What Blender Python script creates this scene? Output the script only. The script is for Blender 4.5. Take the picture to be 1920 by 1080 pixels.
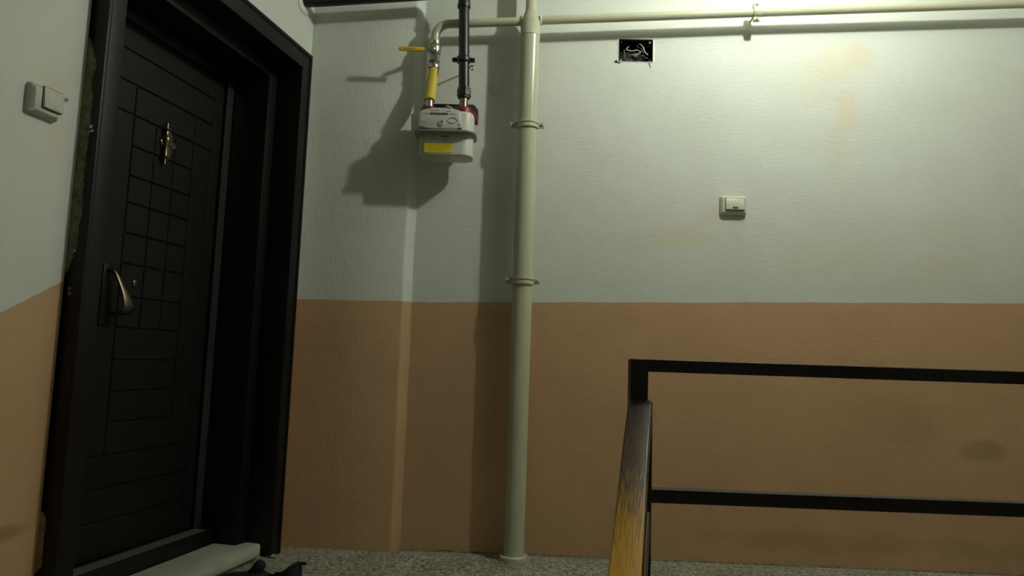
import bpy, bmesh, math, random
from mathutils import Vector, Matrix, noise as mnoise

random.seed(7)
for o in list(bpy.data.objects):
    bpy.data.objects.remove(o)
scene = bpy.context.scene
C = scene.collection

# ------------------------------------------------------------------ camera
F_PX = 1325.99
YAW, PITCH, ROLL = -0.028959, 0.104490, 0.0337197
CAM = Vector((1.02379, -3.02547, 0.79977))
cd = bpy.data.cameras.new('camera')
cd.sensor_width = 36.0
cd.lens = F_PX / 1920 * 36
cd.clip_start = 0.02
cam = bpy.data.objects.new('camera', cd)
C.objects.link(cam)
fw = Vector((math.sin(YAW) * math.cos(PITCH), math.cos(YAW) * math.cos(PITCH), math.sin(PITCH)))
r0 = Vector((math.cos(YAW), -math.sin(YAW), 0))
u0 = r0.cross(fw)
rr = r0 * math.cos(ROLL) + u0 * math.sin(ROLL)
uu = -r0 * math.sin(ROLL) + u0 * math.cos(ROLL)
mw = Matrix((rr, uu, -fw)).transposed().to_4x4()
mw.translation = CAM
cam.matrix_world = mw
scene.camera = cam

# ------------------------------------------------------------------ world, light, exposure
w = bpy.data.worlds.new('world')
scene.world = w
w.use_nodes = True
w.node_tree.nodes['Background'].inputs[0].default_value = (0.50, 0.55, 0.42, 1)
w.node_tree.nodes['Background'].inputs[1].default_value = 0.01
vs = scene.view_settings
vs.view_transform = 'Standard'
vs.look = 'None'
vs.exposure = 1.50
vs.gamma = 1.0
vs.use_curve_mapping = False
LAMP = (2.10, -0.905, 2.750)          # bare bulb under the landing ceiling
LAMP_STRENGTH = 350.0
LAMP_COLOR = (0.96, 1.0, 0.87)
CEIL = 2.90
WY = 0.035                           # plane of the main back wall; the pillar face is y = 0
LA = 0.194783                        # the left wall is out of square by this angle
TH = -(math.pi / 2 + LA)             # local x of left-wall things runs from the corner toward the viewer
UX = Vector((-math.sin(LA), -math.cos(LA), 0))
VX = Vector((math.cos(LA), -math.sin(LA), 0))

# ------------------------------------------------------------------ materials
def N(nt, typ, **kw):
    n = nt.nodes.new(typ)
    for k, v in kw.items():
        setattr(n, k, v)
    return n

def mat(name, col, rough=0.5, metal=0.0, var=0.0, vscale=20.0, bump=0.0, bscale=60.0, col2=None, stretch=(1, 1, 1), spec=0.5, coat=0.0):
    m = bpy.data.materials.new(name)
    m.use_nodes = True
    nt = m.node_tree
    b = nt.nodes['Principled BSDF']
    b.inputs['Roughness'].default_value = rough
    b.inputs['Metallic'].default_value = metal
    b.inputs['Specular IOR Level'].default_value = spec
    if coat:
        b.inputs['Coat Weight'].default_value = coat
        b.inputs['Coat Roughness'].default_value = 0.15
    tc = N(nt, 'ShaderNodeTexCoord')
    mp = N(nt, 'ShaderNodeMapping')
    mp.inputs['Scale'].default_value = stretch
    nt.links.new(tc.outputs['Object'], mp.inputs['Vector'])
    if var > 0 or col2:
        nz = N(nt, 'ShaderNodeTexNoise')
        nz.inputs['Scale'].default_value = vscale
        nz.inputs['Detail'].default_value = 5
        nt.links.new(mp.outputs[0], nz.inputs['Vector'])
        cr = N(nt, 'ShaderNodeValToRGB')
        cr.color_ramp.elements[0].position = 0.3
        cr.color_ramp.elements[1].position = 0.7
        c2 = col2 or tuple(c * (1 - var) for c in col)
        cr.color_ramp.elements[0].color = (*c2, 1)
        cr.color_ramp.elements[1].color = (*col, 1)
        nt.links.new(nz.outputs['Fac'], cr.inputs[0])
        nt.links.new(cr.outputs[0], b.inputs['Base Color'])
    else:
        b.inputs['Base Color'].default_value = (*col, 1)
    if bump > 0:
        nb = N(nt, 'ShaderNodeTexNoise')
        nb.inputs['Scale'].default_value = bscale
        nb.inputs['Detail'].default_value = 4
        nt.links.new(mp.outputs[0], nb.inputs['Vector'])
        bp = N(nt, 'ShaderNodeBump')
        bp.inputs['Strength'].default_value = bump
        bp.inputs['Distance'].default_value = 0.002
        nt.links.new(nb.outputs['Fac'], bp.inputs['Height'])
        nt.links.new(bp.outputs[0], b.inputs['Normal'])
    return m

WHITE = (0.67, 0.695, 0.645)
PEACH = (0.585, 0.365, 0.205)

def math_n(nt, op, a, b=None, c=None):
    n = N(nt, 'ShaderNodeMath', operation=op)
    for i, v in enumerate((a, b, c)):
        if v is None:
            continue
        if isinstance(v, (int, float)):
            n.inputs[i].default_value = v
        else:
            nt.links.new(v, n.inputs[i])
    return n.outputs[0]

def wall_mat(name, axis, h0, x0, slope, hmax=None, stretch=(1, 1, 1), stains=(), bump=0.5):
    """Distempered plaster: off-white above, peach dado below a hand-painted border."""
    m = bpy.data.materials.new(name)
    m.use_nodes = True
    nt = m.node_tree
    L = nt.links.new
    b = nt.nodes['Principled BSDF']
    b.inputs['Roughness'].default_value = 0.62
    b.inputs['Specular IOR Level'].default_value = 0.35
    tc = N(nt, 'ShaderNodeTexCoord')
    sx = N(nt, 'ShaderNodeSeparateXYZ')
    L(tc.outputs['Object'], sx.inputs[0])
    along = sx.outputs[axis]
    z = sx.outputs[2]
    # border height along the wall, with a slightly shaky brush edge
    n1 = N(nt, 'ShaderNodeTexNoise')
    n1.inputs['Scale'].default_value = 3.0
    n1.inputs['Detail'].default_value = 6
    L(tc.outputs['Object'], n1.inputs['Vector'])
    h = math_n(nt, 'MULTIPLY_ADD', math_n(nt, 'SUBTRACT', along, x0), slope, h0)
    if hmax is not None:
        h = math_n(nt, 'MINIMUM', h, hmax)
    h = math_n(nt, 'ADD', h, math_n(nt, 'MULTIPLY_ADD', n1.outputs['Fac'], 0.012, -0.006))
    fac = N(nt, 'ShaderNodeMapRange')
    fac.inputs['From Min'].default_value = -0.0012
    fac.inputs['From Max'].default_value = 0.0012
    L(math_n(nt, 'SUBTRACT', z, h), fac.inputs['Value'])
    # slow mottling of the paint
    n2 = N(nt, 'ShaderNodeTexNoise')
    n2.inputs['Scale'].default_value = 2.2
    n2.inputs['Detail'].default_value = 7
    n2.inputs['Roughness'].default_value = 0.65
    L(tc.outputs['Object'], n2.inputs['Vector'])
    def ramp(c1, c2):
        cr = N(nt, 'ShaderNodeValToRGB')
        cr.color_ramp.elements[0].position = 0.32
        cr.color_ramp.elements[1].position = 0.68
        cr.color_ramp.elements[0].color = (*c1, 1)
        cr.color_ramp.elements[1].color = (*c2, 1)
        L(n2.outputs['Fac'], cr.inputs[0])
        return cr.outputs[0]
    cw = ramp((WHITE[0] * 0.93, WHITE[1] * 0.93, WHITE[2] * 0.9), WHITE)
    cp = ramp((PEACH[0] * 0.9, PEACH[1] * 0.88, PEACH[2] * 0.86), PEACH)
    mx = N(nt, 'ShaderNodeMix', data_type='RGBA')
    L(fac.outputs[0], mx.inputs['Factor'])
    L(cp, mx.inputs[6])
    L(cw, mx.inputs[7])
    col = mx.outputs[2]
    # stains: (along, z, r_along, r_z, colour, strength)
    n3 = N(nt, 'ShaderNodeTexNoise')
    n3.inputs['Scale'].default_value = 7.0
    n3.inputs['Detail'].default_value = 7
    L(tc.outputs['Object'], n3.inputs['Vector'])
    for (sa, sz, ra, rz, scol, st) in stains:
        da = math_n(nt, 'DIVIDE', math_n(nt, 'SUBTRACT', along, sa), ra)
        dz = math_n(nt, 'DIVIDE', math_n(nt, 'SUBTRACT', z, sz), rz)
        d = math_n(nt, 'SQRT', math_n(nt, 'ADD', math_n(nt, 'MULTIPLY', da, da), math_n(nt, 'MULTIPLY', dz, dz)))
        d = math_n(nt, 'ADD', d, math_n(nt, 'MULTIPLY_ADD', n3.outputs['Fac'], 1.8, -0.9))
        mr = N(nt, 'ShaderNodeMapRange', interpolation_type='SMOOTHSTEP')
        mr.inputs['From Min'].default_value = 1.1
        mr.inputs['From Max'].default_value = 0.35
        mr.inputs['To Max'].default_value = st
        L(d, mr.inputs['Value'])
        mm = N(nt, 'ShaderNodeMix', data_type='RGBA')
        L(mr.outputs[0], mm.inputs['Factor'])
        L(col, mm.inputs[6])
        mm.inputs[7].default_value = (*scol, 1)
        col = mm.outputs[2]
    L(col, b.inputs['Base Color'])
    # brush strokes, lumps and pits
    mp = N(nt, 'ShaderNodeMapping')
    mp.inputs['Scale'].default_value = stretch
    L(tc.outputs['Object'], mp.inputs['Vector'])
    nb = N(nt, 'ShaderNodeTexNoise')
    nb.inputs['Scale'].default_value = 60
    nb.inputs['Detail'].default_value = 5
    nb.inputs['Roughness'].default_value = 0.6
    L(mp.outputs[0], nb.inputs['Vector'])
    nc = N(nt, 'ShaderNodeTexNoise')
    nc.inputs['Scale'].default_value = 9
    nc.inputs['Detail'].default_value = 3
    L(tc.outputs['Object'], nc.inputs['Vector'])
    vo = N(nt, 'ShaderNodeTexVoronoi')
    vo.inputs['Scale'].default_value = 13
    L(tc.outputs['Object'], vo.inputs['Vector'])
    pit = N(nt, 'ShaderNodeMapRange')
    pit.inputs['From Min'].default_value = 0.0
    pit.inputs['From Max'].default_value = 0.07
    pit.inputs['To Min'].default_value = -1.0
    pit.inputs['To Max'].default_value = 0.0
    L(vo.outputs['Distance'], pit.inputs['Value'])
    hh = math_n(nt, 'ADD', math_n(nt, 'MULTIPLY', nb.outputs['Fac'], 0.8), math_n(nt, 'MULTIPLY', nc.outputs['Fac'], 1.6))
    hh = math_n(nt, 'ADD', hh, math_n(nt, 'MULTIPLY', pit.outputs[0], 0.7))
    bp = N(nt, 'ShaderNodeBump')
    bp.inputs['Strength'].default_value = bump
    bp.inputs['Distance'].default_value = 0.0022
    L(hh, bp.inputs['Height'])
    L(bp.outputs[0], b.inputs['Normal'])
    return m

YST = (0.67, 0.625, 0.50)
M = {}
M['wall_main'] = wall_mat('plaster_back', 0, 1.0466, 0.50, 0.0292, stretch=(0.45, 1, 1.6), stains=[
    (2.42, 2.22, 0.12, 0.08, YST, 0.85), (2.33, 2.13, 0.12, 0.09, YST, 0.85), (2.25, 2.04, 0.08, 0.08, YST, 0.55), (2.38, 1.96, 0.09, 0.12, YST, 0.8), (2.35, 1.75, 0.07, 0.2, YST, 0.45),
    (1.64, 1.365, 0.26, 0.07, YST, 0.85), (1.80, 1.47, 0.055, 0.07, YST, 0.8), (1.9, 1.37, 0.06, 0.04, YST, 0.7), (2.3, 1.28, 0.28, 0.13, YST, 0.5), (2.75, 1.27, 0.22, 0.05, YST, 0.6), (2.8, 1.45, 0.2, 0.06, YST, 0.35), (2.7, 1.18, 0.4, 0.05, YST, 0.4),
    (2.9, 0.49, 0.11, 0.06, (0.30, 0.19, 0.11), 0.55), (2.55, 0.62, 0.25, 0.12, (0.42, 0.27, 0.14), 0.35),
    (2.4, 0.10, 0.9, 0.05, (0.40, 0.24, 0.13), 0.4)])
M['wall_pillar'] = wall_mat('plaster_pillar', 0, 1.0405, 0.03, 0.012, stretch=(1.5, 1, 0.45), bump=0.75)
M['wall_left'] = wall_mat('plaster_left', 0, 0.9757, 1.1957, -0.57, hmax=1.05, stretch=(1, 1, 1), bump=0.35, stains=[
    (1.30, 1.50, 0.07, 0.05, YST, 0.7), (1.26, 1.33, 0.04, 0.10, YST, 0.6), (1.29, 0.34, 0.06, 0.025, (0.34, 0.20, 0.09), 0.8)])
M['plain_wall'] = mat('plaster_far', (0.45, 0.45, 0.38), 0.8, var=0.08, vscale=3, bump=0.3)
M['ceiling'] = mat('ceiling_paint', (0.60, 0.61, 0.55), 0.8, var=0.05, vscale=2, bump=0.3, bscale=40)
M['frame'] = mat('frame_dark_paint', (0.0075, 0.0070, 0.0062), 0.42, var=0.25, vscale=60, bump=0.25, bscale=420, spec=0.28)
M['leaf'] = mat('door_dark_wood', (0.0075, 0.007, 0.0058), 0.48, var=0.3, vscale=14, bump=0.18, bscale=120, stretch=(3, 1, 0.25), spec=0.3)
M['antique_brass'] = mat('antique_brass', (0.36, 0.31, 0.19), 0.3, 1.0, var=0.3, vscale=60)
M['handle_metal'] = mat('handle_bronze', (0.20, 0.165, 0.11), 0.36, 1.0, var=0.4, vscale=40)
M['lens'] = mat('peephole_glass', (0.05, 0.05, 0.05), 0.06)
M['marble'] = mat('worn_marble', (0.52, 0.53, 0.44), 0.55, var=0.22, vscale=9, bump=0.3, bscale=40)
M['edge_strip'] = mat('edge_strip_metal', (0.14, 0.14, 0.135), 0.30, 0.75, var=0.3, vscale=90, stretch=(1, 1, 0.3))
M['lit_ledge_strip'] = mat('lit_ledge_tone', (0.12, 0.12, 0.11), 0.5, var=0.3, vscale=50)  # paler than the frame: lamplight on the ledge put into the colour
M['batten'] = mat('dark_batten', (0.060, 0.028, 0.012), 0.4, var=0.4, vscale=40)
M['nipple'] = mat('brown_brass', (0.30, 0.25, 0.17), 0.35, 1.0, var=0.3, vscale=60)
M['mortar'] = mat('old_mortar', (0.27, 0.24, 0.15), 0.95, col2=(0.10, 0.09, 0.05), vscale=45, bump=0.8, bscale=90)
M['mortar_peach'] = mat('peach_painted_mortar', (0.42, 0.25, 0.12), 0.9, col2=(0.22, 0.12, 0.05), vscale=30, bump=0.6, bscale=70)
M['cream'] = mat('cream_pipe_paint', (0.52, 0.515, 0.375), 0.25, var=0.05, vscale=8, bump=0.06, bscale=30)
M['black_pipe'] = mat('black_pipe_paint', (0.014, 0.014, 0.016), 0.38, var=0.3, vscale=30, bump=0.3, bscale=140)
M['steel'] = mat('chromed_brass', (0.60, 0.57, 0.49), 0.27, 1.0, var=0.25, vscale=70)
M['zinc'] = mat('zinc_screw', (0.42, 0.40, 0.35), 0.4, 1.0, var=0.3, vscale=120)
M['yellow_hose'] = mat('yellow_hose', (0.68, 0.53, 0.05), 0.5, var=0.12, vscale=25, bump=0.2, bscale=80)
M['yellow_lever'] = mat('yellow_lever', (0.75, 0.47, 0.02), 0.4, var=0.15, vscale=60)
M['ink'] = mat('printed_ink', (0.03, 0.03, 0.03), 0.6)
M['grey_ink'] = mat('grey_print', (0.20, 0.20, 0.18), 0.6)
M['meter'] = mat('meter_enamel', (0.62, 0.62, 0.55), 0.38, var=0.06, vscale=15)
M['meter_flange'] = mat('meter_flange', (0.36, 0.36, 0.32), 0.45, var=0.1, vscale=30)
M['index'] = mat('index_plastic', (0.57, 0.585, 0.53), 0.4, var=0.08, vscale=30)
M['dark_plastic'] = mat('dark_plastic', (0.035, 0.035, 0.033), 0.5)
M['red'] = mat('red_cap', (0.22, 0.008, 0.022), 0.45, var=0.3, vscale=50)
M['bracket'] = mat('meter_bracket', (0.016, 0.014, 0.013), 0.5, var=0.3, vscale=30)
M['sticker'] = mat('yellow_sticker', (0.72, 0.58, 0.03), 0.4, var=0.05, vscale=40)
M['label'] = mat('white_label', (0.66, 0.66, 0.60), 0.4)
M['seal'] = mat('seal_wire', (0.33, 0.28, 0.22), 0.55, 0.3)
M['switch'] = mat('switch_plastic', (0.66, 0.655, 0.52), 0.33, var=0.04, vscale=40)
M['switch_old'] = mat('painted_switch', (0.56, 0.555, 0.475), 0.5, var=0.15, vscale=45, bump=0.3, bscale=60)
M['switch_rim'] = mat('grey_switch_rim', (0.36, 0.36, 0.32), 0.45, var=0.1, vscale=30)
M['box_black'] = mat('junction_box_black', (0.005, 0.005, 0.0065), 0.6, spec=0.25)
M['wire'] = mat('old_wire', (0.60, 0.58, 0.50), 0.5, var=0.4, vscale=60)
M['wire_dark'] = mat('dusty_wire', (0.22, 0.22, 0.21), 0.6, var=0.4, vscale=60)
M['rim'] = mat('white_filler', (0.82, 0.84, 0.78), 0.8, var=0.1, vscale=40, bump=0.6, bscale=60)
M['stain_paint'] = mat('painted_cap', (0.60, 0.615, 0.54), 0.65, var=0.1, vscale=40)
M['guard'] = mat('guard_brown_paint', (0.020, 0.011, 0.009), 0.45, var=0.3, vscale=20, bump=0.3, bscale=150)
M['shoe'] = mat('black_shoe_mesh', (0.008, 0.008, 0.010), 0.85, bump=0.5, bscale=400)
M['shoe_sole'] = mat('black_shoe_sole', (0.010, 0.010, 0.011), 0.7)
M['scrap'] = mat('yellowed_paper', (0.44, 0.40, 0.19), 0.8, var=0.2, vscale=60)
M['porcelain'] = mat('lamp_holder', (0.75, 0.74, 0.68), 0.3)
M['crumb'] = mat('floor_joint', (0.30, 0.24, 0.16), 0.95, col2=(0.08, 0.065, 0.045), vscale=60, bump=0.7, bscale=90)

def terrazzo():
    m = bpy.data.materials.new('terrazzo')
    m.use_nodes = True
    nt = m.node_tree
    L = nt.links.new
    b = nt.nodes['Principled BSDF']
    b.inputs['Roughness'].default_value = 0.5
    tc = N(nt, 'ShaderNodeTexCoord')
    v = N(nt, 'ShaderNodeTexVoronoi')
    v.inputs['Scale'].default_value = 115
    L(tc.outputs['Object'], v.inputs['Vector'])
    e = N(nt, 'ShaderNodeTexVoronoi', feature='DISTANCE_TO_EDGE')
    e.inputs['Scale'].default_value = 115
    L(tc.outputs['Object'], e.inputs['Vector'])
    sp = N(nt, 'ShaderNodeSeparateColor')
    L(v.outputs['Color'], sp.inputs[0])
    cr = N(nt, 'ShaderNodeValToRGB')
    cr.color_ramp.interpolation = 'CONSTANT'
    for p_, c_ in ((0.0, (0.07, 0.07, 0.055)), (0.14, (0.22, 0.215, 0.16)), (0.32, (0.45, 0.45, 0.37)), (0.6, (0.60, 0.60, 0.52)), (0.82, (0.33, 0.32, 0.25))):
        el = cr.color_ramp.elements[0] if p_ == 0 else cr.color_ramp.elements.new(p_)
        el.position = p_
        el.color = (*c_, 1)
    cr.color_ramp.elements[-1].color = (0.68, 0.68, 0.60, 1)
    L(sp.outputs[0], cr.inputs[0])
    mr = N(nt, 'ShaderNodeMapRange')
    mr.inputs['From Min'].default_value = 0.03
    mr.inputs['From Max'].default_value = 0.09
    L(e.outputs['Distance'], mr.inputs['Value'])
    mx = N(nt, 'ShaderNodeMix', data_type='RGBA')
    L(mr.outputs[0], mx.inputs['Factor'])
    mx.inputs[6].default_value = (0.26, 0.255, 0.195, 1)
    L(cr.outputs[0], mx.inputs[7])
    nz = N(nt, 'ShaderNodeTexNoise')
    nz.inputs['Scale'].default_value = 5
    nz.inputs['Detail'].default_value = 5
    L(tc.outputs['Object'], nz.inputs['Vector'])
    g = N(nt, 'ShaderNodeMapRange')
    g.inputs['From Min'].default_value = 0.3
    g.inputs['From Max'].default_value = 0.7
    g.inputs['To Min'].default_value = 0.7
    g.inputs['To Max'].default_value = 1.0
    L(nz.outputs['Fac'], g.inputs['Value'])
    mu = N(nt, 'ShaderNodeMix', data_type='RGBA', blend_type='MULTIPLY')
    mu.inputs['Factor'].default_value = 1
    L(mx.outputs[2], mu.inputs[6])
    L(g.outputs[0], mu.inputs[7])
    L(mu.outputs[2], b.inputs['Base Color'])
    bp = N(nt, 'ShaderNodeBump')
    bp.inputs['Strength'].default_value = 0.5
    bp.inputs['Distance'].default_value = 0.001
    L(mr.outputs[0], bp.inputs['Height'])
    L(bp.outputs[0], b.inputs['Normal'])
    return m
M['terrazzo'] = terrazzo()

def rail_wood():
    """Varnished handrail: dark brown lacquer, grading to golden further down (object x runs down the rail)."""
    m = bpy.data.materials.new('varnished_rail')
    m.use_nodes = True
    nt = m.node_tree
    L = nt.links.new
    b = nt.nodes['Principled BSDF']
    tc = N(nt, 'ShaderNodeTexCoord')
    mp = N(nt, 'ShaderNodeMapping')
    mp.inputs['Scale'].default_value = (14, 240, 240)
    L(tc.outputs['Object'], mp.inputs['Vector'])
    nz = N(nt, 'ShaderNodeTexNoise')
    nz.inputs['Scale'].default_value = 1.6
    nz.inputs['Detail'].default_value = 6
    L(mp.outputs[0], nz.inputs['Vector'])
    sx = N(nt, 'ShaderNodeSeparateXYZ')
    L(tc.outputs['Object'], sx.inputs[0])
    gold = math_n(nt, 'ADD', math_n(nt, 'MULTIPLY', sx.outputs[0], 2.25), math_n(nt, 'MULTIPLY_ADD', nz.outputs['Fac'], 0.9, -0.62))
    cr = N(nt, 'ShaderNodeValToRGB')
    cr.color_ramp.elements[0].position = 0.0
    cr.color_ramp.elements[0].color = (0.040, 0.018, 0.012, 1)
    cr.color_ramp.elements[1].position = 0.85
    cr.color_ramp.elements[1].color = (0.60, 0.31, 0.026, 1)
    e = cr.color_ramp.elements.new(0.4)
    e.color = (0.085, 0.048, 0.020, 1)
    L(gold, cr.inputs[0])
    L(cr.outputs[0], b.inputs['Base Color'])
    b.inputs['Roughness'].default_value = 0.38
    b.inputs['Specular IOR Level'].default_value = 0.22
    b.inputs['Coat Weight'].default_value = 0.0
    b.inputs['Coat Roughness'].default_value = 0.22
    bp = N(nt, 'ShaderNodeBump')
    bp.inputs['Strength'].default_value = 0.35
    bp.inputs['Distance'].default_value = 0.001
    L(nz.outputs['Fac'], bp.inputs['Height'])
    L(bp.outputs[0], b.inputs['Normal'])
    return m
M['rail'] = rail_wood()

def bulb_mat():
    m = bpy.data.materials.new('lit_bulb')
    m.use_nodes = True
    b = m.node_tree.nodes['Principled BSDF']
    b.inputs['Base Color'].default_value = (0.9, 0.9, 0.85, 1)
    b.inputs['Emission Color'].default_value = (*LAMP_COLOR, 1)
    b.inputs['Emission Strength'].default_value = LAMP_STRENGTH
    return m
M['bulb'] = bulb_mat()

# ------------------------------------------------------------------ mesh helpers
class MB:
    def __init__(self):
        self.v = []
        self.f = []

    def add(self, vs_, fs):
        o = len(self.v)
        self.v += [tuple(x) for x in vs_]
        self.f += [tuple(i + o for i in f) for f in fs]
        return self

    def box(self, a, b, bev=0.0, seg=2):
        x0, y0, z0 = [min(a[i], b[i]) for i in range(3)]
        x1, y1, z1 = [max(a[i], b[i]) for i in range(3)]
        bm = bmesh.new()
        bmesh.ops.create_cube(bm, size=1)
        for v in bm.verts:
            v.co = ((x0 + x1) / 2 + v.co.x * (x1 - x0), (y0 + y1) / 2 + v.co.y * (y1 - y0), (z0 + z1) / 2 + v.co.z * (z1 - z0))
        if bev > 0:
            bmesh.ops.bevel(bm, geom=bm.edges[:], offset=bev, segments=seg, affect='EDGES', profile=0.5)
        return self.bm(bm)

    def bm(self, bm):
        bm.verts.index_update()
        self.add([v.co[:] for v in bm.verts], [[v.index for v in f.verts] for f in bm.faces])
        bm.free()
        return self

    def tube(self, pts, rad, seg=16, cap=True):
        pts = [Vector(p) for p in pts]
        n = len(pts)
        if isinstance(rad, (int, float)):
            rad = [rad] * n
        rings = []
        up = None
        for i in range(n):
            t = (pts[min(i + 1, n - 1)] - pts[max(i - 1, 0)]).normalized()
            if up is None:
                up = Vector((0, 0, 1)) if abs(t.z) < 0.9 else Vector((1, 0, 0))
            s = t.cross(up)
            if s.length < 1e-6:
                s = t.orthogonal()
            s.normalize()
            up = s.cross(t).normalized()
            rings.append([pts[i] + (s * math.cos(2 * math.pi * k / seg) + up * math.sin(2 * math.pi * k / seg)) * rad[i] for k in range(seg)])
        vs_ = [p for r in rings for p in r]
        fs = []
        for i in range(n - 1):
            for k in range(seg):
                k2 = (k + 1) % seg
                fs.append((i * seg + k, i * seg + k2, (i + 1) * seg + k2, (i + 1) * seg + k))
        if cap:
            fs.append(tuple(range(seg))[::-1])
            fs.append(tuple((n - 1) * seg + k for k in range(seg)))
        return self.add(vs_, fs)

    def lathe(self, base, axis, prof, seg=24, rot=0.0):
        """prof: (distance along axis, radius)"""
        base = Vector(base)
        ax = Vector(axis).normalized()
        s = ax.orthogonal().normalized()
        t = ax.cross(s)
        vs_ = []
        for (d, r) in prof:
            for k in range(seg):
                a = 2 * math.pi * k / seg + rot
                vs_.append(base + ax * d + (s * math.cos(a) + t * math.sin(a)) * max(r, 1e-5))
        fs = []
        n = len(prof)
        for i in range(n - 1):
            for k in range(seg):
                k2 = (k + 1) % seg
                fs.append((i * seg + k, i * seg + k2, (i + 1) * seg + k2, (i + 1) * seg + k))
        fs.append(tuple(range(seg))[::-1])
        fs.append(tuple((n - 1) * seg + k for k in range(seg)))
        return self.add(vs_, fs)

    def prism(self, poly, d0, d1, plane='xy', bev=0.0):
        """extrude a 2-D outline; plane names the outline's axes, the third is the extrusion"""
        def P(a, b, d):
            return {'xy': (a, b, d), 'xz': (a, d, b), 'yz': (d, a, b)}[plane]
        bm = bmesh.new()
        lo = [bm.verts.new(P(a, b, d0)) for a, b in poly]
        hi = [bm.verts.new(P(a, b, d1)) for a, b in poly]
        n = len(poly)
        bm.faces.new(lo)
        bm.faces.new(hi)
        for i in range(n):
            bm.faces.new((lo[i], lo[(i + 1) % n], hi[(i + 1) % n], hi[i]))
        bmesh.ops.recalc_face_normals(bm, faces=bm.faces[:])
        if bev > 0:
            bmesh.ops.bevel(bm, geom=bm.edges[:], offset=bev, segments=2, affect='EDGES', profile=0.5)
        return self.bm(bm)

    def build(self, name, m, parent=None, smooth=35, off=None):
        me = bpy.data.meshes.new(name)
        vv = self.v
        if off is not None:
            vv = [(x - off[0], y - off[1], z - off[2]) for x, y, z in vv]
        me.from_pydata(vv, [], self.f)
        bm = bmesh.new()
        bm.from_mesh(me)
        bmesh.ops.recalc_face_normals(bm, faces=bm.faces[:])
        bm.to_mesh(me)
        bm.free()
        if smooth:
            me.polygons.foreach_set('use_smooth', [True] * len(me.polygons))
            me.set_sharp_from_angle(angle=math.radians(smooth))
        me.materials.append(m)
        o = bpy.data.objects.new(name, me)
        C.objects.link(o)
        if parent:
            o.parent = parent
        return o

def tag(o, label, cat=None, group=None, kind=None):
    o['label'] = label
    if cat:
        o['category'] = cat
    if group:
        o['group'] = group
    if kind:
        o['kind'] = kind
    return o

def empty(name, loc=(0, 0, 0), rz=0.0):
    o = bpy.data.objects.new(name, None)
    o.empty_display_size = 0.05
    o.location = loc
    o.rotation_euler = (0, 0, rz)
    C.objects.link(o)
    return o

def rrect(x0, x1, y0, y1, r, seg=6):
    pts = []
    for cx, cy, a0 in ((x1 - r, y1 - r, 0), (x0 + r, y1 - r, 90), (x0 + r, y0 + r, 180), (x1 - r, y0 + r, 270)):
        for k in range(seg + 1):
            a = math.radians(a0 + 90 * k / seg)
            pts.append((cx + r * math.cos(a), cy + r * math.sin(a)))
    return pts

def arc(c, r, a0, a1, n, ax, ay):
    c, ax, ay = Vector(c), Vector(ax), Vector(ay)
    return [c + (ax * math.cos(math.radians(a0 + (a1 - a0) * k / n)) + ay * math.sin(math.radians(a0 + (a1 - a0) * k / n))) * r for k in range(n + 1)]

def lw(u, v, z):
    """left-wall coordinates (along the wall from the corner, out of the wall, up) to the world"""
    p = UX * u + VX * v
    return (p.x, p.y, z)

# ================================================================== THE SETTING
# --- main back wall with the junction-box opening
BX0, BX1, BZ0, BZ1 = 1.3785, 1.5315, 2.158, 2.2625
def build_back_wall():
    mb = MB()
    xs = [0.45, BX0, BX1, 3.8]
    zs = [-1.7, BZ0, BZ1, CEIL]
    for i in range(3):
        for j in range(3):
            if i == 1 and j == 1:
                continue
            mb.add([(xs[i], WY, zs[j]), (xs[i + 1], WY, zs[j]), (xs[i + 1], WY, zs[j + 1]), (xs[i], WY, zs[j + 1])], [(0, 1, 2, 3)])
    # reveal of the opening and the wall's back and ends
    d = 0.075
    a = [(BX0, BZ0), (BX1, BZ0), (BX1, BZ1), (BX0, BZ1)]
    for k in range(4):
        p, q = a[k], a[(k + 1) % 4]
        mb.add([(p[0], WY, p[1]), (q[0], WY, q[1]), (q[0], WY + d, q[1]), (p[0], WY + d, p[1])], [(0, 1, 2, 3)])
    mb.add([(0.45, WY + 0.2, -1.7), (3.8, WY + 0.2, -1.7), (3.8, WY + 0.2, CEIL), (0.45, WY + 0.2, CEIL)], [(0, 1, 2, 3)])
    me = mb.build('wall_back', M['wall_main'], smooth=0)
    return me
tag(build_back_wall(), 'off-white plaster back wall with peach dado behind the tall cream pipe', 'wall', kind='structure')

# --- pillar that fills the corner beside the door, its edge rounded by many coats of plaster
def build_pillar():
    mb = MB()
    nz_ = 90
    rows = []
    for i in range(nz_ + 1):
        z = -0.02 + (CEIL + 0.02) * i / nz_
        j = 0.004 * mnoise.noise((0.3, 1.7, z * 6)) + 0.002 * mnoise.noise((4.3, 1.7, z * 22))
        j2 = 0.003 * mnoise.noise((9.3, 0.7, z * 5))
        e = 0.466 + j
        rows.append([(-0.25, 0, z), (0.2, 0.0, z), (e - 0.006, 0.0005, z), (e, 0.003, z), (e + 0.006, 0.009, z), (e + 0.026 + j2, WY - 0.006, z), (e + 0.033 + j2, WY - 0.001, z), (e + 0.045 + j2, WY + 0.004, z), (e + 0.045, WY + 0.12, z), (-0.25, WY + 0.12, z)])
    n = len(rows[0])
    vs_ = [p for r in rows for p in r]
    fs = []
    for i in range(nz_):
        for k in range(n):
            k2 = (k + 1) % n
            fs.append((i * n + k, i * n + k2, (i + 1) * n + k2, (i + 1) * n + k))
    fs.append(tuple(range(n)))
    fs.append(tuple(nz_ * n + k for k in range(n)))
    mb.add(vs_, fs)
    return mb.build('wall_pillar', M['wall_pillar'], smooth=50)
tag(build_pillar(), 'shallow plaster pillar between the dark door and the gas meter', 'wall', kind='structure')

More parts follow.
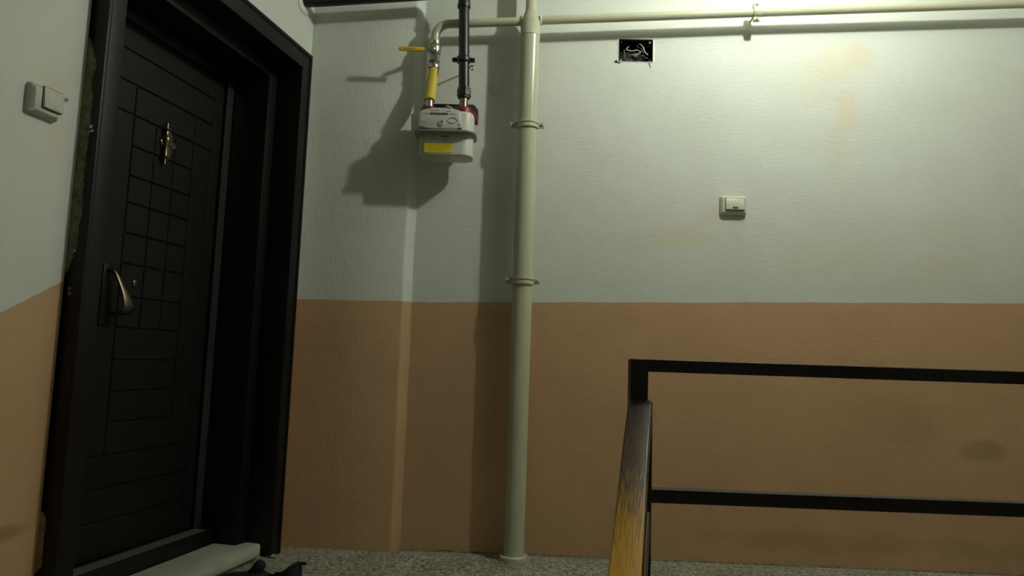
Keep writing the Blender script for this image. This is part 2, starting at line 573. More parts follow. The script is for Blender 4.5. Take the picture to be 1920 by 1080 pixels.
# --- left wall: strip beside the corner, lintel and the long part toward the viewer
OP0, OP1, OPT = 0.078, 1.196, 2.097
mb = MB()
mb.box((-0.04, -0.45, -0.02), (OP0, 0, CEIL))
mb.box((OP0, -0.45, OPT), (OP1, 0, CEIL))
mb.box((OP1, -0.45, -1.7), (5.3, 0, CEIL))
ow = mb.build('wall_left', M['wall_left'], smooth=0)
ow.rotation_euler = (0, 0, TH)
tag(ow, 'off-white left wall with a peach dado that slopes down along the stairs', 'wall', kind='structure')

# --- floor of the landing (front edge steps along the stair head), stairs and the rest of the shell
def quad(name, pts, m, label, cat):
    o = MB().add(pts, [(0, 1, 2, 3)]).build(name, m, smooth=0)
    return tag(o, label, cat, kind='structure')
RU = 1.57                                       # stair head, measured along the left wall
e0 = lw(RU, -0.46, 0)
e1 = lw(RU, 1.30, 0)
poly = [(-0.55, 0.16), (3.8, 0.16), (3.8, -1.52), (1.30, -1.52), (e1[0], e1[1]), (e0[0], e0[1])]
tag(MB().prism(poly, -0.16, 0.0).build('floor', M['terrazzo'], smooth=0), 'speckled grey terrazzo landing floor at the foot of the wall', 'floor', kind='structure')
quad('floor_lower', [(-3, -5.2, -1.7), (3.8, -5.2, -1.7), (3.8, 0.2, -1.7), (-3, 0.2, -1.7)], M['terrazzo'], 'terrazzo floor of the half landing below', 'floor')
quad('ceiling', [(-2.2, -5.2, CEIL), (3.8, -5.2, CEIL), (3.8, 0.2, CEIL), (-2.2, 0.2, CEIL)], M['ceiling'], 'white painted ceiling over the landing and stairs', 'ceiling')
tag(MB().box((3.8, -5.2, -1.7), (3.95, 0.2, CEIL)).build('wall_right', M['plain_wall'], smooth=0), 'plain plaster wall at the far right of the stairwell', 'wall', kind='structure')
tag(MB().box((-2.4, -5.35, -1.7), (3.95, -5.2, CEIL)).build('wall_front', M['plain_wall'], smooth=0), 'plain plaster wall behind the viewer', 'wall', kind='structure')
st = tag(empty('stair_flight', lw(RU, 0, 0), TH), 'terrazzo stairs going down along the left wall from the landing', 'stairs', kind='structure')
step = MB().box((0, 0.005, -0.16), (0.31, 1.22, 0.0), 0.004, 1)
first = None
for k in range(7):
    if first is None:
        first = step.build('stair_step', M['terrazzo'], st, smooth=0)
        o = first
    else:
        o = first.copy()
        C.objects.link(o)
        o.parent = st
    o.location = (0.30 * k, 0, -0.17 * (k + 1))

# --- crumbly joint where the back wall meets the floor
def crumbs():
    mb = MB()
    x = 0.50
    rows = []
    while x < 3.2:
        h = 0.004 + 0.006 * max(0, mnoise.noise((x * 9, 0.2, 5.0)) + 0.35)
        d = 0.006 + 0.012 * max(0, mnoise.noise((x * 14, 3.2, 1.0)) + 0.3)
        rows.append([(x, WY + 0.002, -0.002), (x, WY + 0.002, h), (x, WY - d * 0.5, h * 0.8), (x, WY - d, -0.002)])
        x += 0.008
    n = 4
    vs_ = [p for r in rows for p in r]
    fs = []
    for i in range(len(rows) - 1):
        for k in range(n):
            k2 = (k + 1) % n
            fs.append((i * n + k, i * n + k2, (i + 1) * n + k2, (i + 1) * n + k))
    mb.add(vs_, fs)
    return mb.build('trim_1', M['crumb'], smooth=30)
tag(crumbs(), 'crumbling mortar joint along the foot of the back wall', 'trim', kind='structure')

# ================================================================== DOOR
door = tag(empty('door_1', (0, 0, 0), TH), 'dark brown panelled entrance door deep in its wide black frame', 'door', kind='structure')
FO0, FO1, FT = 0.080, 1.188, 2.094             # outer edges of the casing
FI0, FI1, FIT = 0.150, 1.122, 2.016            # inner edges
V0 = 0.050
V1, V2 = -0.067, -0.231                        # the two steps of the deep reveal
S1, S2 = 0.207, 0.250
LI1 = 1.062                                     # the left side of the same steps
L2 = 0.935
T1, T2 = 1.962, 1.925
fr = empty('frame', (0, 0, 0))
fr.parent = door
# casing faces
for a, b in (((FO0, V1, 0.0), (FI0, V0, FT)), ((FI1, V1, 0.0), (FO1, V0, FT)), ((FI0, V1, FIT), (FI1, V0, FT))):
    MB().box(a, b, 0.0025, 2).build('casing', M['frame'], fr)
# raised outer lip around the casing
for a, b in (((FO0 - 0.001, V0 - 0.012, 0.0), (FO0 + 0.012, V0 + 0.004, FT + 0.002)), ((FO1 - 0.012, V0 - 0.012, 0.0), (FO1 + 0.001, V0 + 0.004, FT + 0.002)), ((FO0 + 0.012, V0 - 0.012, FT - 0.012), (FO1 - 0.012, V0 + 0.004, FT + 0.002))):
    MB().box(a, b, 0.002, 2).build('casing_lip', M['frame'], fr)
# first step of the reveal
for a, b in (((FO0, V2, 0.0), (S1, V1, FT)), ((LI1, V2, 0.0), (FO1, V1, FT)), ((S1, V2, T1), (LI1, V1, FT))):
    MB().box(a, b, 0.002, 2).build('reveal_step', M['frame'], fr)
# second step, holding the leaf
for a, b in (((FO0, V2 - 0.013, 0.0), (S2, V2, FT)), ((L2, V2 - 0.09, 0.0), (FO1, V2, FT)), ((S2, V2 - 0.09, T2), (L2, V2, FT))):
    MB().box(a, b, 0.002, 2).build('door_stop', M['frame'], fr)
# rounded bead down the right reveal (pale strip in the photograph is its lit face)
for zz in (0.27, 0.57, 0.90, 1.25):
    MB().lathe((S1 - 0.012, V1, zz), (0, 1, 0), [(0, 0.006), (0.002, 0.006), (0.0035, 0.003)], 10).build('frame_screw', M['frame'], fr)
MB().box((S1, V2 - 0.09, 0.0), (LI1, V1 - 0.105, 0.108), 0.004, 2).build('bottom_ledge', M['frame'], fr)
MB().box((S1 + 0.002, V2 - 0.001, 0.109), (S2, V2 + 0.0012, T2 + 0.02), 0.0004, 1).build('edge_strip', M['edge_strip'], fr)
MB().box((S2 + 0.001, V2 + 0.002, 0.1075), (L2, V1 - 0.108, 0.1095), 0.0004, 1).build('lit_ledge_strip', M['lit_ledge_strip'], fr)  # thin pale strip added for the lit top of the ledge
for (v_, z_, r_) in ((0.030, 1.404, 0.006), (0.036, 1.392, 0.005), (0.026, 1.390, 0.004), (0.012, 0.957, 0.006), (0.014, 0.944, 0.007), (0.018, 1.060, 0.004)):
    d_ = MB().lathe((FO1 - 0.001, v_, z_), (1, 0, 0), [(0, r_), (0.002, r_ * 0.8), (0.003, r_ * 0.3)], 7).build('plaster_dab', M['rim'] if z_ > 1 else M['mortar_peach'], fr)
tag(fr, 'black painted stepped frame')

# leaf: backing slab with raised panels, the grooves between them are real gaps
LV = -0.246
LX0, LX1, LZ0, LZ1 = 0.228, L2 - 0.002, 0.110, T2 - 0.002
leaf = MB().box((LX0, LV - 0.045, LZ0), (LX1, LV - 0.006, LZ1)).build('leaf', M['leaf'], door)
tag(leaf, 'near-black wood grain leaf with pressed grooves')
UC = [0.303, 0.410, 0.513, 0.617, 0.727, 0.834]
ZC = [0.230, 0.338, 0.446, 0.553, 0.657, 0.763, 0.873, 0.980, 1.093, 1.199, 1.305, 1.400, 1.505, 1.613, 1.720, 1.830]
G = 0.0020
def panel(x0, x1, z0, z1):
    return MB().box((x0 + G, LV - 0.008, z0 + G), (x1 - G, LV, z1 - G), 0.0022, 1).build('panel', M['leaf'], leaf, smooth=25)
e = -G
panel(LX0 + e, UC[0], LZ0 + e, LZ1 - e)                 # right stile
panel(UC[5], LX1 - e, LZ0 + e, LZ1 - e)                 # left stile
panel(UC[0], UC[5], LZ0 + e, ZC[0])                     # bottom rail
panel(UC[0], UC[5], ZC[15], LZ1 - e)                    # top rail
panel(UC[0], UC[5], ZC[14], ZC[15])
panel(UC[1], UC[4], ZC[13], ZC[14])                     # behind the knocker's upper end
panel(UC[0], UC[1], ZC[13], ZC[14])
panel(UC[4], UC[5], ZC[13], ZC[14])
for i in range(5, 13):                                   # the grid of small squares
    for k in range(1, 4):
        if i >= 6:
            panel(UC[k], UC[k + 1], ZC[i], ZC[i + 1])
panel(UC[0], UC[1], ZC[2], ZC[13])
panel(UC[4], UC[5], ZC[2], ZC[13])
for i in range(2, 6):
    panel(UC[1], UC[4], ZC[i], ZC[i + 1])
panel(UC[0], UC[5], ZC[0], ZC[1])
panel(UC[0], UC[5], ZC[1], ZC[2])

# knocker with its diamond plate and peephole
kn = empty('knocker', (0.556, LV, 1.560))
kn.parent = door
MB().prism([(0, 0.062), (0.043, 0.004), (0.012, -0.05), (0, -0.062), (-0.012, -0.05), (-0.043, 0.004)], 0.0, 0.007, 'xz', 0.002).build('back_plate', M['antique_brass'], kn)
MB().lathe((0.024, 0.013, -0.082), (0, 0, 1), [(0, 0.004), (0.002, 0.0055), (0.022, 0.0055), (0.024, 0.014), (0.027, 0.015), (0.030, 0.006), (0.034, 0.0085), (0.05, 0.007), (0.075, 0.0085), (0.085, 0.012), (0.095, 0.0145), (0.105, 0.011), (0.115, 0.006), (0.124, 0.0065), (0.128, 0.006), (0.131, 0.015), (0.134, 0.014), (0.136, 0.0055), (0.156, 0.0055), (0.158, 0.004)], 20).build('striker_bar', M['antique_brass'], kn)
for s in (-0.052, 0.050):
    MB().lathe((0.024, -0.002, s), (0, 1, 0), [(0, 0.008), (0.012, 0.006), (0.016, 0.005)], 14).build('mount_post', M['antique_brass'], kn)
ph = MB().lathe((-0.016, 0.005, 0.0), (0, 1, 0), [(0, 0.0125), (0.006, 0.0125), (0.008, 0.010), (0.0075, 0.007)], 20).build('peephole', M['antique_brass'], kn)
MB().lathe((-0.016, 0.0115, 0.0), (0, 1, 0), [(0, 0.0068), (0.001, 0.006), (0.0022, 0.003)], 16).build('peephole_lens', M['lens'], kn)
tag(kn, 'brass door knocker on a diamond plate')

# bow handle, narrow above and broad below
hd = empty('door_handle', (0.785, LV, 1.06))
hd.parent = door
MB().box((-0.022, -0.001, -0.185), (0.022, 0.006, 0.022), 0.003, 2).build('back_plate', M['frame'], hd)
def bow():
    prof = [(0.0, 0.0, 0.0, 0.009, 0.009), (0.0, 0.014, 0.0, 0.009, 0.008), (-0.003, 0.026, -0.004, 0.009, 0.007), (-0.007, 0.034, -0.016, 0.010, 0.006), (-0.013, 0.044, -0.040, 0.012, 0.006), (-0.020, 0.055, -0.066, 0.0155, 0.0065), (-0.027, 0.064, -0.092, 0.0215, 0.007), (-0.031, 0.069, -0.114, 0.025, 0.0075), (-0.032, 0.068, -0.130, 0.026, 0.008), (-0.030, 0.055, -0.141, 0.020, 0.0075), (-0.022, 0.028, -0.143, 0.014, 0.007), (-0.012, 0.0, -0.143, 0.012, 0.007)]
    mb = MB()
    rings = []
    n = len(prof)
    P = [Vector(p[:3]) for p in prof]
    for i in range(n):
        t = (P[min(i + 1, n - 1)] - P[max(0, i - 1)]).normalized()
        sx = Vector((1, 0, 0))
        nn = sx.cross(t).normalized()
        rings += [P[i] + sx * math.cos(a) * prof[i][3] + nn * math.sin(a) * prof[i][4] for a in [2 * math.pi * k / 16 for k in range(16)]]
    fs = []
    for i in range(n - 1):
        for k in range(16):
            fs.append((i * 16 + k, i * 16 + (k + 1) % 16, (i + 1) * 16 + (k + 1) % 16, (i + 1) * 16 + k))
    fs += [tuple(range(16)), tuple((n - 1) * 16 + k for k in range(16))]
    mb.add(rings, fs)
    o = mb.build('grip', M['handle_metal'], hd)
    sm = o.modifiers.new('smooth', 'SUBSURF')
    sm.levels = sm.render_levels = 2
    return o
bow()
tag(hd, 'dark bronze bow pull handle')
lk = MB().lathe((0.659, LV - 0.001, 1.030), (0, 1, 0), [(0, 0.012), (0.005, 0.012), (0.007, 0.009), (0.007, 0.004)], 18).build('lock_cylinder', M['handle_metal'], door)

# marble threshold with chipped corner
def sill():
    mb = MB()
    pts = [(FI0 + 0.003, 0.002), (FI0 + 0.001, -0.06), (S1 + 0.002, V1 - 0.004), (S1 + 0.002, V1 - 0.100), (LI1 - 0.002, V1 - 0.100), (LI1 - 0.002, V1 - 0.004), (FI1 - 0.001, -0.06), (FI1 - 0.001, 0.032), (0.9, 0.033), (0.6, 0.031), (0.4, 0.033), (0.22, 0.032), (0.188, 0.027), (0.168, 0.014)]
    mb.prism(pts, 0.017, 0.050, 'xy', 0.0035)
    low = [(u_, min(v_, 0.010)) for u_, v_ in pts[1:8]] + [(FI0 + 0.012, 0.010)]
    return mb.prism(low, 0.0, 0.0175, 'xy')
so = sill().build('door_sill', M['marble'])
so.rotation_euler = (0, 0, TH)
tag(so, 'worn pale marble threshold slab at the foot of the dark door', 'threshold')

# old mortar squeezed out along the left side of the frame
def mortar(name, z0, z1, m, label, wmax, seed):
    mb = MB()
    n = 60
    rows = []
    for i in range(n + 1):
        t = i / n
        z = z0 + (z1 - z0) * t
        k = min(1, t * 9, (1 - t) * 9)
        vv = wmax * k * (0.85 + 0.30 * mnoise.noise((seed, z * 14, 0)) + 0.25 * mnoise.noise((seed, z * 60, 3)))
        vv = max(0.0015, vv)
        rows.append([(1.1885, -0.02, z), (1.1885, vv, z), (1.1885 + 0.004 * k + 0.001, vv * 0.7, z), (1.197, max(0.001, 0.004 * k), z), (1.197, -0.02, z)])
    vs_ = [p for r in rows for p in r]
    fs = []
    for i in range(n):
        for k in range(5):
            fs.append((i * 5 + k, i * 5 + (k + 1) % 5, (i + 1) * 5 + (k + 1) % 5, (i + 1) * 5 + k))
    fs += [(0, 1, 2, 3, 4), tuple(n * 5 + k for k in range(5))]
    mb.add(vs_, fs)
    o = mb.build(name, m, smooth=30)
    o.rotation_euler = (0, 0, TH)
    return tag(o, label, 'trim', kind='structure')
mortar('trim_2', 1.00, 1.66, M['mortar'], 'rough olive mortar strip exposed beside the upper door frame', 0.030, 1.0)
mortar('trim_3', 0.22, 0.372, M['mortar_peach'], 'peach painted lump of mortar low beside the door frame', 0.013, 5.0)

# ================================================================== PIPES
PX, PY, PR = 0.981, -0.050, 0.0425
vp = tag(empty('gas_riser_pipe', (PX, PY, 0)), 'cream painted gas pipe, thick riser with a thin branch across the top of the wall', 'pipe')
MB().lathe((0, 0, 0.0), (0, 0, 1), [(0, PR), (2.226, PR)], 40).build('pipe_shaft', M['cream'], vp)
MB().lathe((0, 0, 2.222), (0, 0, 1), [(0, PR), (0.001, PR + 0.002), (0.004, PR + 0.002), (0.006, PR + 0.001), (0.066, PR + 0.001), (0.074, PR - 0.001), (0.112, 0.028), (0.122, 0.0245), (CEIL - 2.222, 0.0245)], 40).build('reducer', M['cream'], vp)
MB().lathe((0, 0, 0.0), (0, 0, 1), [(0, 0.060), (0.006, 0.060), (0.018, 0.058), (0.022, 0.054), (0.022, PR - 0.001)], 40).build('floor_collar', M['cream'], vp)
def pipe_clamp(z, label):
    r = tag(empty('pipe_clamp', (PX, PY, z)), label, 'clamp', 'cream clamps on the thick pipe')
    # front half ring with two ribs, ears and screws
    prof = [(-0.016, PR + 0.001), (-0.016, PR + 0.007), (-0.006, PR + 0.0075), (-0.004, PR + 0.003), (0.003, PR + 0.003), (0.005, PR + 0.0075), (0.015, PR + 0.007), (0.015, PR + 0.001)]
    n = 28
    rings = []
    for k in range(n + 1):
        a = math.radians(178 + 184 * k / n)
        rings += [(math.cos(a) * rr_, math.sin(a) * rr_, zz) for zz, rr_ in prof]
    m_ = len(prof)
    fs = []
    for k in range(n):
        for i in range(m_):
            fs.append((k * m_ + i, k * m_ + (i + 1) % m_, (k + 1) * m_ + (i + 1) % m_, (k + 1) * m_ + i))
    fs += [tuple(range(m_)), tuple(n * m_ + i for i in range(m_))]
    MB().add(rings, fs).build('band', M['cream'], r)
    for s in (-1, 1):
        MB().box((s * (PR + 0.002), -0.006, -0.013), (s * (PR + 0.032), 0.002, 0.013), 0.002, 2).build('ear', M['cream'], r)
        MB().lathe((s * (PR + 0.019), -0.005, 0), (0, -1, 0), [(0, 0.0065), (0.004, 0.0065), (0.0065, 0.004), (0.0075, 0.001)], 8).build('screw', M['zinc'], r)
        MB().box((s * (PR + 0.002), 0.002, -0.011), (s * (PR + 0.031), 0.008, 0.011), 0.002, 2).build('rear_ear', M['cream'], r)
    MB().box((-0.006, PR + 0.001, -0.006), (0.006, WY - PY + 0.001, 0.006)).build('wall_stud', M['zinc'], r)
    return r
pipe_clamp(1.822, 'cream pipe clamp level with the gas meter on the thick pipe')
pipe_clamp(1.143, 'cream pipe clamp just above the peach dado on the thick pipe')

def hz(x):
    return 2.2835 + 0.0595 * (x - 0.757)
HR = 0.0188
hp = vp
def loc(p, o):
    return (p[0] - o[0], p[1] - o[1], p[2] - o[2])
HO = (PX, PY, 0)
ER = 0.062
ec = (0.562 + ER, PY, hz(0.562 + ER) - ER)
pts = [(0.562, PY, 2.1905)] + [tuple(p) for p in arc(ec, ER, 180, 92, 12, (1, 0, 0), (0, 0, 1))] + [(PX - PR + 0.01, PY, hz(PX - PR))]
MB().tube([loc(p, HO) for p in pts], HR, 20).build('elbow_run', M['cream'], hp)
MB().tube([loc(p, HO) for p in ((PX + PR - 0.01, PY, hz(PX + PR)), (2.0, PY - 0.0, hz(2.0)), (3.8, PY - 0.01, hz(3.8) - 0.012))], HR, 20).build('long_run', M['cream'], hp)
for s, xx in ((-1, PX - PR - 0.004), (1, PX + PR + 0.004)):
    MB().lathe(loc((xx - 0.006 * s, PY, hz(xx)), HO), (s, 0, 0), [(0, 0.026), (0.005, 0.022), (0.010, 0.0175), (0.012, HR)], 20).build('weld_bead', M['cream'], hp)
def hclamp(x):
    z = hz(x)
    r = tag(empty('small_pipe_clamp', (x, PY, z)), 'small cream ring clamp on the thin pipe to the right of the junction box', 'clamp')
    prof = [(-0.016, HR + 0.0005), (-0.016, HR + 0.005), (-0.010, HR + 0.007), (0.010, HR + 0.007), (0.016, HR + 0.005), (0.016, HR + 0.0005)]
    n = 32
    rings = []
    for k in range(n):
        a = 2 * math.pi * k / n
        rings += [(xx, math.cos(a) * q, math.sin(a) * q) for xx, q in prof]
    m_ = len(prof)
    fs = [(k * m_ + i, k * m_ + (i + 1) % m_, ((k + 1) % n) * m_ + (i + 1) % m_, ((k + 1) % n) * m_ + i) for k in range(n) for i in range(m_)]
    MB().add(rings, fs).build('ring', M['cream'], r)
    for s in (1, -1):
        MB().box((-0.014, -0.010, s * (HR + 0.003)), (0.014, 0.008, s * (HR + 0.022)), 0.003, 2).build('ear', M['cream'], r)
        MB().lathe((0, -0.009, s * (HR + 0.014)), (0, -1, 0), [(0, 0.006), (0.003, 0.006), (0.005, 0.002)], 8).build('screw', M['zinc'], r)
    MB().lathe((0, HR + 0.002, 0), (0, 1, 0), [(0, 0.007), (0.004, 0.004), (WY - PY - HR - 0.001, 0.004)], 12).build('wall_stud', M['zinc'], r)
hclamp(1.965)

# --- black pipe from the meter up and across into the left wall
BR = 0.0230
MY = -0.095                                     # plane of the meter's connections
bp_ = tag(empty('meter_outlet_pipe', (0.705, MY, 1.918)), 'black painted pipe going up from the gas meter and off over the door', 'pipe')
BO = (0.705, MY, 1.918)
ztop = 2.397
xt = 0.687
xw = -0.030
pts = [(0.704, MY, 1.945), (0.698, MY, 2.10), (0.688, MY, ztop - 0.05)]
pts += [tuple(p) for p in arc((xt - 0.035, MY, ztop - 0.035), 0.035, 0, 88, 8, (1, 0, 0), (0, 0, 1))]
pts += [(0.48, MY, 2.381), (0.06, MY, 2.345), (xw - 0.03, MY, 2.338)]
MB().tube([loc(p, BO) for p in pts], BR, 20).build('pipe_run', M['black_pipe'], bp_)
MB().lathe(loc((0.6885, MY, 2.326), BO), (0, 0, 1), [(0, BR), (0.001, BR + 0.005), (0.014, BR + 0.006), (0.016, BR + 0.003), (0.04, BR + 0.003), (0.042, BR)], 20).build('elbow_collar', M['black_pipe'], bp_)
un = MB().lathe(loc((0.7045, MY, 1.918), BO), (0, 0, 1), [(0, BR), (0.002, BR + 0.004), (0.008, BR + 0.004), (0.010, BR + 0.0075), (0.038, BR + 0.0075), (0.042, BR + 0.005), (0.048, BR + 0.005), (0.052, BR)], 8, 0.3).build('union_nut', M['black_pipe'], bp_, smooth=20)
MB().lathe(loc((0.7045, MY, 1.877), BO), (0, 0, 1), [(0, 0.0185), (0.064, 0.0185)], 20).build('brass_nipple', M['nipple'], bp_)
rc = MB().lathe((0, 0, 0), (0, 1, 0), [(0, 0.052), (0.003, 0.051), (0.006, 0.046), (0.008, 0.040), (0.008, BR + 0.003)], 36)
ro = rc.build('wall_rosette', M['porcelain'], bp_)
pw = lw(0.092, 0.001, 2.340)
ro.location = loc(pw, BO)
ro.rotation_euler = (0, 0, TH)

# clamp of the black pipe, on a stud from the wall
bc = tag(empty('black_pipe_clamp', (0.6965, MY, 2.091)), 'black two-eared clamp around the black pipe above the meter', 'clamp')
MB().lathe((0, 0, -0.012), (0, 0, 1), [(0, BR + 0.0005), (0, BR + 0.006), (0.006, BR + 0.008), (0.018, BR + 0.008), (0.024, BR + 0.006), (0.024, BR + 0.0005)], 24).build('ring', M['black_pipe'], bc)
for s in (-1, 1):
    MB().box((s * (BR + 0.004), -0.008, -0.009), (s * (BR + 0.026), 0.008, 0.009), 0.003, 2).build('ear', M['black_pipe'], bc)
    MB().lathe((s * (BR + 0.017), -0.007, 0), (0, -1, 0), [(0, 0.006), (0.004, 0.006), (0.005, 0.003)], 6).build('bolt', M['black_pipe'], bc)
MB().lathe((0, BR + 0.003, 0), (0, 1, 0), [(0, 0.008), (0.004, 0.004), (WY - MY - BR - 0.002, 0.004)], 12).build('wall_stud', M['black_pipe'], bc)
# hooked nail end behind the clamp
hk = arc((0.0365, 0, -0.034), 0.009, 200, -110, 12, (1, 0, 0), (0, 0, 1))
MB().tube([(0.020, 0.02, -0.030)] + [tuple(p) for p in hk], 0.003, 8).build('hook', M['zinc'], bc)

# --- valve with its yellow lever, and the yellow hose
vx, vy = 0.562, PY
vv_ = tag(empty('gas_valve', (vx, vy, 2.076)), 'chromed ball valve with a long yellow lever on the thin pipe', 'valve')
MB().lathe((0, 0, 0.055), (0, 0, 1), [(0, 0.020), (0.001, 0.025), (0.008, 0.0275), (0.020, 0.029), (0.032, 0.0285), (0.044, 0.027), (0.047, 0.0245), (0.060, 0.0245), (0.062, 0.0195)], 24).build('body', M['steel'], vv_)
MB().lathe((0, 0, 0.022), (0, 0, 1), [(0, 0.021), (0.001, 0.0255), (0.022, 0.026), (0.032, 0.026), (0.034, 0.021)], 6, 0.4).build('hex_nut', M['steel'], vv_, smooth=20)
MB().lathe((0, 0, 0.014), (0, 0, 1), [(0, 0.022), (0.009, 0.022)], 24).build('gasket', M['dark_plastic'], vv_)
MB().lathe((0, 0, -0.008), (0, 0, 1), [(0, 0.023), (0.001, 0.026), (0.006, 0.0265), (0.016, 0.0265), (0.020, 0.024), (0.023, 0.022)], 24).build('hose_ferrule', M['steel'], vv_)
MB().lathe((-0.004, -0.018, 0.070), (0, -1, 0), [(0, 0.012), (0.018, 0.012), (0.020, 0.009), (0.046, 0.009), (0.047, 0.006), (0.051, 0.005)], 8).build('spindle', M['steel'], vv_)
lev = empty('lever', (-0.004, -0.066, 0.050))
lev.parent = vv_
MB().prism([(0.011, 0.007), (-0.010, 0.011), (-0.030, 0.0095), (-0.033, 0.0), (-0.030, -0.009), (-0.012, -0.010), (0.008, -0.010)], -0.0018, 0.0018, 'xz', 0.0006).build('lever_root', M['steel'], lev)
MB().prism(rrect(-0.142, -0.030, -0.008, 0.0105, 0.007, 5), -0.0035, 0.0035, 'xz', 0.0015).build('lever_sleeve', M['yellow_lever'], lev)
# worn marks printed on the sleeve
for k, (a, b) in enumerate(((-0.118, -0.112), (-0.108, -0.101), (-0.097, -0.091), (-0.087, -0.079), (-0.074, -0.070))):
    MB().box((a, -0.0041, -0.002), (b, -0.0034, 0.0035)).build('print_mark', M['grey_ink'], lev, smooth=0)
hose = tag(MB().tube([(vx, vy, 2.069), (vx, vy - 0.001, 2.055), (vx - 0.001, vy - 0.006, 2.02), (0.559, -0.068, 1.98), (0.558, -0.080, 1.94), (0.5575, -0.087, 1.92), (0.5575, MY, 1.9045)], [0.0215, 0.023, 0.0234, 0.0236, 0.0234, 0.0232, 0.023], 20).build('gas_hose', M['yellow_hose'], off=(0, 0, 0)), 'short yellow flexible gas hose between the valve and the meter', 'hose')

# ================================================================== GAS METER
mt = tag(empty('gas_meter', (0.637, -0.079, 1.656)), 'off-white box gas meter with a yellow sticker hanging from two pipes', 'meter')
MO = (0.637, -0.079, 1.656)
W2, D2 = 0.115, 0.060
def shell(z0, z1, r, topr, botr, m, name, sx=1.0):
    mb = MB()
    rows = []
    lv = []
    k = 5
    for i in range(k + 1):
        a = math.radians(90 * i / k)
        lv.append((z0 + botr * (1 - math.sin(a)), botr * (1 - math.cos(a))))
    lv = [(z0 + botr * (1 - math.cos(math.radians(90 * i / k))), botr * (1 - math.sin(math.radians(90 * i / k)))) for i in range(k + 1)]
    lv += [(z1 - topr * (1 - math.sin(math.radians(90 * i / k))), topr * (1 - math.cos(math.radians(90 * i / k)))) for i in range(k + 1)]
    vs_ = []
    for z, ins in lv:
        ins = min(ins, r - 0.002)
        vs_ += [(x, y, z) for x, y in rrect(-W2 * sx + ins, W2 * sx - ins, -D2 * sx + ins, D2 * sx - ins, max(0.003, r - ins), 8)]
    n = 36
    fs = []
    for i in range(len(lv) - 1):
        for q in range(n):
            fs.append((i * n + q, i * n + (q + 1) % n, (i + 1) * n + (q + 1) % n, (i + 1) * n + q))
    fs += [tuple(range(n))[::-1], tuple((len(lv) - 1) * n + q for q in range(n))]
    return MB().add(vs_, fs).build(name, m, mt)
shell(0.0, 0.096, 0.044, 0.002, 0.005, M['meter'], 'lower_shell')
shell(0.100, 0.196, 0.044, 0.016, 0.002, M['meter'], 'upper_shell')
# flange where the two shells are crimped together
def flange():
    vs_ = []
    for z, g in ((0.0925, -0.003), (0.0935, 0.0), (0.0985, 0.0), (0.0995, -0.003)):
        vs_ += [(x, y, z + (0.0 if y < -0.03 else -0.004)) for x, y in rrect(-W2 - 0.018 - g, W2 + 0.014 + g, -D2 - 0.034 - g, D2 + 0.004 + g, 0.046 + g, 8)]
    n = 36
    fs = [(i * n + q, i * n + (q + 1) % n, (i + 1) * n + (q + 1) % n, (i + 1) * n + q) for i in range(3) for q in range(n)]
    fs += [tuple(range(n))[::-1], tuple(3 * n + q for q in range(n))]
    return MB().add(vs_, fs).build('flange', M['meter_flange'], mt)
flange()
# index housing on the front
FY = -D2
MB().prism([(-0.113, 0.115), (-0.070, 0.108), (0.045, 0.106), (0.068, 0.118), (0.061, 0.186), (0.045, 0.192), (-0.03, 0.1985), (-0.09, 0.190), (-0.110, 0.180)], FY - 0.020, FY + 0.02, 'xz', 0.004).build('index_housing', M['index'], mt)
MB().prism([(-0.108, 0.104), (0.064, 0.104), (0.070, 0.112), (0.055, 0.119), (-0.09, 0.119)], FY - 0.012, FY + 0.01, 'xz', 0.002).build('housing_base', M['dark_plastic'], mt)
MB().box((-0.066, FY - 0.0212, 0.1665), (0.010, FY - 0.0195, 0.1745)).build('counter_window', M['dark_plastic'], mt, smooth=0)
for k in range(8):                              # counter wheels
    x = -0.0635 + k * 0.0092
    MB().box((x, FY - 0.0218, 0.1680), (x + 0.0058, FY - 0.0211, 0.1730)).build('counter_wheel', M['grey_ink'], mt, smooth=0)
for (a, b, z, h) in ((-0.066, -0.026, 0.183, 0.0016), (0.004, 0.022, 0.181, 0.003), (-0.088, -0.072, 0.1695, 0.002), (0.018, 0.046, 0.170, 0.0018)):
    MB().box((a, FY - 0.0208, z), (b, FY - 0.0195, z + h)).build('print_line', M['grey_ink'], mt, smooth=0)
hexp = [(0.030 + 0.021 * math.cos(a) * 1.05, 0.142 + 0.013 * math.sin(a)) for a in [math.pi / 3 * k for k in range(6)]]
MB().tube([(x, FY - 0.0205, z) for x, z in hexp + hexp[:2]], 0.0013, 6).build('approval_outline', M['grey_ink'], mt)
MB().lathe((-0.092, FY - 0.019, 0.148), (0, -1, 0), [(0, 0.011), (0.0016, 0.011), (0.0016, 0.009)], 20).build('stamp_ring', M['index'], mt)
MB().lathe((-0.017, FY - 0.010, 0.128), (0, -1, 0), [(0, 0.012), (0.012, 0.012), (0.014, 0.010), (0.015, 0.004)], 16).build('seal_plug', M['meter_flange'], mt)
MB().tube([(-0.010, FY - 0.024, 0.133), (-0.012, FY - 0.026, 0.140), (-0.014, FY - 0.024, 0.136)], 0.0022, 8).build('seal_wire', M['ink'], mt)
MB().lathe((0.058, FY - 0.014, 0.124), (0, -1, 0), [(0, 0.007), (0.006, 0.007), (0.007, 0.004)], 12).build('cover_screw', M['meter_flange'], mt)
